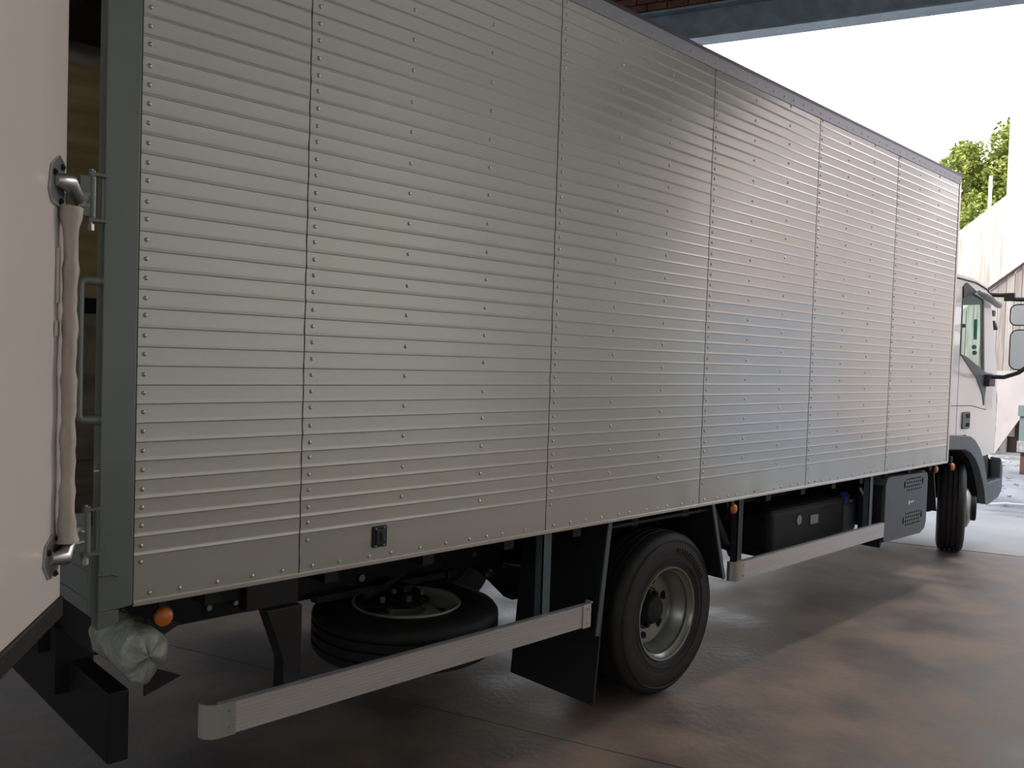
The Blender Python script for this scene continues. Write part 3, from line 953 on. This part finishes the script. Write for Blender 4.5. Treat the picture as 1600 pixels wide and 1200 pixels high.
strip('windscreen', 'glass', [(8.76, 2.56), (8.90, 2.20), (9.06, 1.80)], CY0 + .045, CY1 - .045, .006)
strip('front_panel', 'cabwhite', [(9.06, 1.80), (9.09, 1.40), (9.09, .985)], CY0 + .045, CY1 - .045)
mb = MB(); mb.box(7.15, CY0 + .045, 1.22, 7.18, CY1 - .045, 2.60); mb.build('cab_back', 'cabwhite', cab)
mb = MB(); mb.box(7.18, CY0 + .05, 1.20, 9.05, CY1 - .05, 1.26); mb.build('cab_floor', 'chassis', cab)
# dark pillar between door glass and front glass, pale strip painted as the quarter glass reflection
mb = MB(); mb.prism([(8.47, 2.585), (8.50, 2.585), (8.625, 1.85), (8.575, 1.855)], 'y', CY0 - .004, CY0 + .002); mb.build('window_pillar', 'cabdark', cab)
mb = MB(); mb.prism([(8.52, 2.60), (8.62, 2.60), (8.73, 2.54), (8.93, 1.90), (8.90, 1.86), (8.64, 1.86)], 'y', CY0 - .003, CY0 + .002); mb.build('quarter_glass_reflection', 'glass2' if 'glass2' in M else 'cabwhite', cab, label='quarter glass, its reflection painted as a pale strip')
mb = MB(); mb.prism([(7.885, 2.66), (7.90, 2.00), (7.915, 2.00), (7.905, 2.64), (8.47, 2.57), (8.47, 2.59)], 'y', CY0 - .004, CY0 + .002); mb.build('window_seal', 'cabdark', cab)
mb = MB(); mb.prism([(7.915, 2.01), (8.055, 1.995), (8.60, 1.86), (8.68, 1.84), (8.90, 1.83), (8.93, 1.72), (8.70, 1.70), (8.66, 1.50), (8.60, 1.62), (8.40, 1.78)], 'y', CY0 - .008, CY0 + .002); mb.build('door_corner_trim', 'plastic', cab)
mb = MB(); mb.prism([(8.66, 1.70), (8.93, 1.72), (8.93, 1.46), (8.75, 1.455), (8.68, 1.60)], 'y', CY0 - .002, CY0 + .002); mb.build('pillar_fairing', 'rail', cab)
# arch-shaped black wedge and visor capsule over the door glass
mb = MB(); mb.prism([(7.90, 2.56), (7.885, 2.665), (7.975, 2.71), (8.01, 2.705), (8.28, 2.645), (8.10, 2.60)], 'y', CY0 - .012, CY0 + .003); mb.build('window_deflector', 'cabdark', cab)
mb = MB(); mb.tube([(8.20, CY0 - .05, 2.635), (8.30, CY0 - .06, 2.62), (8.78, CY0 - .06, 2.55), (8.86, CY0 - .05, 2.535)], [.02, .035, .035, .02], 12)
mb.build('kerb_mirror', 'endcap', cab, smooth=50)
mb = MB(); mb.tube([(7.50, CY0 - .004, 2.74), (8.25, CY0 - .004, 2.735), (8.62, CY0 - .004, 2.69), (8.70, CY0 - .004, 2.65), (8.73, CY0 - .004, 2.60)], .008, 6); mb.build('roof_groove', 'groove', cab)
mb = MB(); mb.tube([(7.16, CY0 - .001, 1.518), (8.3, CY0 - .001, 1.505), (8.74, CY0 - .001, 1.455)], .004, 6); mb.build('door_crease', 'groove', cab)
mb = MB(); mb.box(7.885, CY0 - .001, 1.22, 7.893, CY0 + .001, 2.66); mb.build('door_gap', 'groove', cab)
# handle
mb = MB(); mb.prism(rrect(8.03, 1.275, 8.235, 1.445, .03), 'y', CY0 - .014, CY0 + .002); hd = mb.build('door_handle', 'plastic', cab)
mb = MB(); mb.box(8.12, CY0 - .018, 1.385, 8.215, CY0 - .013, 1.425); mb.box(8.12, CY0 - .018, 1.300, 8.215, CY0 - .013, 1.335); mb.each('handle_recess', 'rimdark', cab)
# wheel arch moulding
ai = list(arch_in); ao = list(arch_out)
mb = MB(); mb.prism(ao + list(reversed(ai)), 'y', CY0 - .045, CY0 + .03); mb.build('wheel_arch_trim', 'plastic', cab, bevel=.008)
mb = MB()
for (a, b) in zip(ai, ai[1:]):
    mb.hexa([(a[0], CY0 + .03, a[1]), (b[0], CY0 + .03, b[1]), (b[0], CY0 + .6, b[1]), (a[0], CY0 + .6, a[1]), (a[0], CY0 + .03, a[1] + .01), (b[0], CY0 + .03, b[1] + .01), (b[0], CY0 + .6, b[1] + .01), (a[0], CY0 + .6, a[1] + .01)])
mb.build('wheel_arch_liner', 'rimdark', cab)
# step well and bumper
mb = MB(); mb.box(8.80, CY0 + .06, .60, 9.10, CY0 + .10, .985); mb.box(8.80, CY0, .69, 9.20, CY0 + .10, .705); mb.each('step_plate', 'plasticdk', cab)
mb = MB(); mb.prism([(8.80, .46), (8.93, .45), (9.22, .50), (9.31, .56), (9.31, .84), (9.26, .905), (9.22, .93), (9.25, .70), (8.80, .68)], 'y', CY0 - .03, CY0 + .08)
mb.build('bumper', 'plastic', cab, bevel=.015)
mb = MB(); mb.prism([(9.16, .50), (9.30, .56), (9.30, .84), (9.235, .90), (9.16, .925)], 'y', CY0 + .081, CY1 + .03); mb.build('bumper_centre', 'plasticdk', cab)
mb = MB(); mb.tube([(8.75, .5, .40), (8.78, .42, .36), (8.74, .36, .35)], .012, 8); mb.cyl((8.8, .4, .55), (8.8, .44, .50), .04, 12); mb.each('tow_hook', 'chassis', cab)
# slatted corner grille ahead of the cab
mb = MB(); mb.prism([(9.10, 1.0), (9.30, 1.02), (9.31, 1.58), (9.22, 1.80), (9.10, 1.62)], 'y', CY0 + .06, CY0 + .12)
gr_ = mb.build('corner_grille', 'plastic', cab)
for k in range(4):
    z = 1.20 + k * .105
    mb = MB(); mb.box(9.11, CY0 + .052, z, 9.28, CY0 + .061, z + .05); mb.build('grille_slot', 'rimdark', cab)
mb = MB(); mb.box(9.16, CY0 + .05, 1.07, 9.25, CY0 + .061, 1.13); mb.build('indicator_lamp', 'whitelab', cab)
# mirrors
mb = MB(); mb.tube([(8.48, CY0 - .01, 2.635), (8.56, CY0 - .12, 2.63), (8.60, CY0 - .20, 2.63)], .022, 8); mb.box(8.57, CY0 - .26, 2.57, 8.62, CY0 - .17, 2.65)
mb.tube([(8.60, CY0 - .22, 2.59), (8.62, CY0 - .34, 2.585), (8.64, CY0 - .44, 2.56)], .022, 8)
mb.tube([(8.70, CY0 - .03, 1.80), (8.66, CY0 - .18, 1.80), (8.62, CY0 - .32, 1.85), (8.62, CY0 - .38, 1.90)], .022, 8)
mb.box(8.62, CY0 - .06, 1.70, 8.80, CY0, 1.82)
mb.tube([(8.66, CY0 - .42, 2.56), (8.67, CY0 - .42, 1.90)], .016, 8)
ma = mb.build('mirror_arm', 'cabdark', cab, smooth=40)
def mirror(yc, zc, w_, h_, x):
    shell = MB()
    yy = rrect(yc - w_ / 2, zc - h_ / 2, yc + w_ / 2, zc + h_ / 2, min(w_, h_) * .3)
    n = len(yy)
    vs = [(x, y, z) for y, z in yy] + [(x + .05, yc + (y - yc) * .95, zc + (z - zc) * .95) for y, z in yy] + [(x + .09, yc + (y - yc) * .6, zc + (z - zc) * .7) for y, z in yy]
    fs = [tuple(range(n - 1, -1, -1)), tuple(range(2 * n, 3 * n))]
    for L in range(2):
        for i in range(n): fs.append((L * n + i, L * n + (i + 1) % n, (L + 1) * n + (i + 1) % n, (L + 1) * n + i))
    shell.add(vs, fs)
    o = shell.build('mirror_housing', 'cabdark', cab, smooth=40)
    g = MB(); yy = rrect(yc - w_ / 2 + .012, zc - h_ / 2 + .012, yc + w_ / 2 - .012, zc + h_ / 2 - .012, min(w_, h_) * .25)
    g.prism(yy, 'x', x - .003, x - .001); g.build('mirror_glass', 'mirror', cab)
mirror(-.085, 2.43, .24, .22, 8.62)
mirror(-.10, 2.08, .25, .41, 8.62)
# wiper / camera stubs seen ahead of the windscreen
mb = MB(); mb.box(8.90, CY0 + .02, 2.44, 8.98, CY0 + .08, 2.50); mb.bar((8.93, CY0 + .03, 2.38), (9.04, CY0 + .03, 2.31), .04, .03); mb.each('windscreen_mirror', 'cabdark', cab)
# interior
mb = MB(); mb.box(7.55, .55, 1.26, 8.0, 1.05, 1.75); mb.box(7.55, .55, 1.75, 7.68, 1.05, 2.15); mb.build('seat', 'seat', cab, bevel=.04)
mb = MB(); mb.hexa([(8.865, .405, 2.19), (8.875, .440, 2.19), (8.868, .440, 2.19), (8.858, .405, 2.19), (8.800, .390, 2.40), (8.810, .425, 2.40), (8.803, .425, 2.40), (8.793, .390, 2.40)]); mb.build('windscreen_strip', 'teal', cab, label='teal green strip inside the windscreen')
mb = MB(); mb.box(8.55, CY0 + .1, 1.5, 9.0, CY1 - .1, 1.85); mb.build('dashboard', 'cabdark', cab, bevel=.05)
mb = MB(); mb.box(8.74, .485, 2.31, 8.75, .53, 2.35); mb.cyl((8.905, .44, 2.11), (8.900, .44, 2.11), .024, 14); mb.cyl((8.925, .44, 2.05), (8.920, .44, 2.05), .024, 14); mb.each('round_sticker', 'bluegrey', cab)

# ------------------------------------------------------------------ the yard outside
# plank shed wall
shed = empty('plank_shed', (22, 4, 0), 'weathered grey-brown plank shed with sloping top behind the cab', 'shed')
y = 6.6; k = 0
def topz(y):
    return 3.85 + (4.26 - y) * .78 if y > 2.6 else 5.14 - (2.6 - y) * .78
while y > -1.2:
    wd = random.uniform(.15, .21)
    zb = -.08 if not (y < 3.78) else max(-.08, min(1.28, (3.78 - y) * 3.4))
    if y < 2.2: zb = -.08
    x = 22 + random.uniform(-.015, .015)
    mb = MB(); mb.hexa([(x, y - wd + .012, zb), (x + .03, y - wd + .012, zb), (x + .03, y, zb), (x, y, zb),
                        (x, y - wd + .012, topz(y - wd)), (x + .03, y - wd + .012, topz(y - wd)), (x + .03, y, topz(y)), (x, y, topz(y))])
    mb.build('plank', 'plank' if random.random() < .5 else 'plank2', shed)
    y -= wd; k += 1
mb = MB(); mb.box(22.05, -1.2, -.1, 22.10, 6.6, 2.5); mb.hexa([(22.04, -1.2, 2.4), (22.1, -1.2, 2.4), (22.1, 6.6, 1.9), (22.04, 6.6, 1.9), (22.04, 2.6, 5.05), (22.1, 2.6, 5.05), (22.1, 2.7, 5.05), (22.04, 2.7, 5.05)]); mb.build('shed_gap_shade', 'dark', shed)  # dark sheet paints the unlit interior behind the shed's gap
mb = MB(); mb.bar((21.95, 4.6, 3.62), (21.95, 2.5, 5.26), .08, .05); mb.build('barge_board', 'dark', shed)
# pale corrugated gable behind
mb = MB()
P_ = []
yy = 9.0
vs = []; fs = []
i = 0
while yy > 4.15:
    zt = 6.24 + .1 - (yy - 4.15) * .76
    xo = 23.5 + (.02 if i % 2 else -.02)
    vs += [(xo, yy, -.1), (xo, yy, max(2, zt + .3))]
    yy -= .045; i += 1
for k in range(i - 1): fs.append((2 * k, 2 * k + 2, 2 * k + 3, 2 * k + 1))
b0 = len(vs); vs += [(23.6, v[1], v[2]) for v in vs]
for k in range(i - 1): fs.append((b0 + 2 * k, b0 + 2 * k + 2, b0 + 2 * k + 3, b0 + 2 * k + 1))
mb.add(vs, fs)
mb.build('gable_wall', 'sheet', label='bright corrugated sheet gable with slanting top, below the tree', cat='wall')
# tall white building
mb = MB(); mb.box(23.0, 0, -.1, 24.3, 4.26, 11.2); mb.build('white_building', 'whitewall', label='tall sunlit white rendered building at the right edge', cat='building')
mb = MB(); mb.box(22.6, -7.2, -.1, 29, -.1, 6.2); mb.build('reflection_annex', 'annex', label='low pale annex between the white and the brown-pink buildings, added unseen for its reflection in the truck side', cat='building')  # unseen block added to lighten the front panels' reflection
mb = MB(); mb.box(22.6, -26, -.1, 29, -7.25, 9.9); mb.build('reflection_building', 'clay', label='brown-pink rendered building across the yard, added unseen for its reflection in the truck side', cat='building')  # unseen block added for the brown-pink reflection below the mirrored sky
mb = MB(); mb.cyl((23.95, 4.93, -.1), (23.95, 4.93, 7.08), .045, 10); mb.build('white_post', 'scrap', label='thin white post standing above the gable, before the tree', cat='post')
# pale container shape added unseen, right of view, for its bluish reflection in the truck
cx_, cy_ = 14.2, -7.2
cd = Vector((.55, .835, 0)); cn = Vector((-.835, .55, 0))
vs = []; fs = []
k = 0
aa = 0.0
while aa < 2.3:
    for q, zz in enumerate((.1, 3.0)):
        off = -.02 if (k // 2) % 2 else .02
        p = Vector((cx_, cy_, 0)) + cd * aa + cn * off
        vs.append((p.x, p.y, zz))
    aa += .07 if k % 2 else .03; k += 1
for q in range(k - 1): fs.append((2 * q, 2 * q + 2, 2 * q + 3, 2 * q + 1))
cont = empty('reflector', (cx_ + 2, cy_, 0), 'pale blue-grey metal container box added unseen in the yard for its reflection in the truck side', 'reflector')
mb = MB(); mb.add(vs, fs); mb.build('corrugated_end', 'contblue', cont)
mb = MB()
def cc(a, b, z):
    p = Vector((cx_, cy_, 0)) + cd * a - cn * b; return (p.x, p.y, z)
mb.hexa([cc(-.05, .05, -.03), cc(2.4, .05, -.03), cc(2.4, 5, -.03), cc(-.05, 5, -.03), cc(-.05, .05, 3.1), cc(2.4, .05, 3.1), cc(2.4, 5, 3.1), cc(-.05, 5, 3.1)])
mb.build('reflector_body', 'contblue', cont)
# leaning board and dark gap
mb = MB(); mb.hexa([(21.2, 3.73, -.06), (21.24, 3.73, -.06), (21.24, 3.95, -.06), (21.2, 3.95, -.06), (21.65, 2.7, 1.9), (21.69, 2.7, 1.9), (21.69, 3.95, 1.9), (21.65, 3.95, 1.9)])
mb.build('leaning_board', 'board', label='pale pinkish board leaning on the plank shed', cat='board')
# stand at the right edge
mb = MB(); mb.box(16.9, 1.75, .38, 17.3, 2.12, .58)
st = mb.build('metal_stand', 'stone', label='grey and pale-green metal stand on one rusty foot at the right edge of the yard', cat='stand')
mb = MB(); mb.box(17.0, 2.00, -.05, 17.08, 2.08, .38); mb.build('foot', 'rust', st)
mb = MB(); mb.box(17.0, 1.85, .58, 17.2, 2.12, 1.05); mb.build('column', 'palegreen', st)
mb = MB(); mb.box(16.95, 1.75, 1.05, 17.25, 2.14, 1.25); mb.build('head', 'palegreen', st)

# tree
tree = empty('tree', (28.2, 5.2, 0), 'sunlit yellow-green leafy tree rising behind the gable', 'tree')
mb = MB(); mb.tube([(28.2, 5.2, -.1), (27.4, 5.1, 3), (27.6, 5.3, 6), (28.2, 5.0, 8)], [.25, .2, .14, .05], 10)
for k in range(7):
    a = k * .9; mb.tube([(28.2, 5.2, 4.2 + k * .45), (28.2 + 1.3 * math.cos(a), 5.2 + 1.3 * math.sin(a), 5.6 + k * .45)], [.08, .03], 6)
mb.build('trunk', 'bark', tree, smooth=60)
lv = []; lf = []
cl = []
for k in range(190):
    a = random.uniform(0, 2 * PI); r = random.uniform(.2, 2.7); z = random.uniform(-3.4, 2.9)
    rr = r * math.sqrt(max(.1, 1 - (z / 3.4) ** 2))
    cl.append((28.2 + rr * math.cos(a), 5.35 + rr * math.sin(a), 6.2 + z, random.uniform(.35, .65)))
for (cx, cy, cz, cr) in cl:
    for q in range(330):
        d = Vector((random.gauss(0, 1), random.gauss(0, 1), random.gauss(0, 1))).normalized() * cr * random.uniform(.7, 1.05)
        p = Vector((cx, cy, cz)) + d
        u = Vector((random.gauss(0, 1), random.gauss(0, 1), random.gauss(0, .6))).normalized()
        v = u.cross(Vector((random.gauss(0, 1), random.gauss(0, 1), random.gauss(0, 1)))).normalized()
        s_ = random.uniform(.06, .10); b = len(lv)
        lv += [p - u * s_, p + v * s_ * .5, p + u * s_, p - v * s_ * .5]
        lf.append((b, b + 1, b + 2, b + 3))
mb = MB(); mb.v = [tuple(v) for v in lv]; mb.f = lf
mb.build('foliage', 'leaf', tree, kind='stuff')

# rubble in the yard
mb = MB()
def rock(x, y, z, r):
    vs = []; fs = []
    for (ph, zz) in ((.75, -.3), (1.0, .2), (.5, .75)):
        for k in range(5):
            a = 2 * PI * k / 5 + ph
            vs.append((x + r * ph * math.cos(a) * random.uniform(.7, 1.2), y + r * ph * math.sin(a) * random.uniform(.7, 1.2), z + r * zz * random.uniform(.5, 1)))
    fs = [tuple(reversed(range(5))), (10, 11, 12, 13, 14)]
    for L in range(2):
        for k in range(5): fs.append((L * 5 + k, L * 5 + (k + 1) % 5, (L + 1) * 5 + (k + 1) % 5, (L + 1) * 5 + k))
    mb.add(vs, fs)
for k in range(1500):
    n = OPN + 2.6 + 12 * random.random() ** 1.2; t = random.uniform(-4, 8)
    p = gp(n, t)
    if p[0] > 21.0 or (11.6 < p[0] < 12.6 and .2 < p[1] < 1.5) or (16.6 < p[0] < 17.6 and 1.4 < p[1] < 2.4): continue
    rock(p[0], p[1], -.04, random.uniform(.015, .06))
mb.build('rubble', 'stone', label='scattered small stones and rubble over the dirt yard', cat='rubble', kind='stuff')
mb = MB(); mb.tube([(11.9, 1.15, .02), (12.1, .95, .04), (12.25, .72, .035), (12.2, .5, .02)], .02, 6); mb.build('stick', 'scrap', label='pale crooked stick lying on the dirt near the bumper', cat='stick')
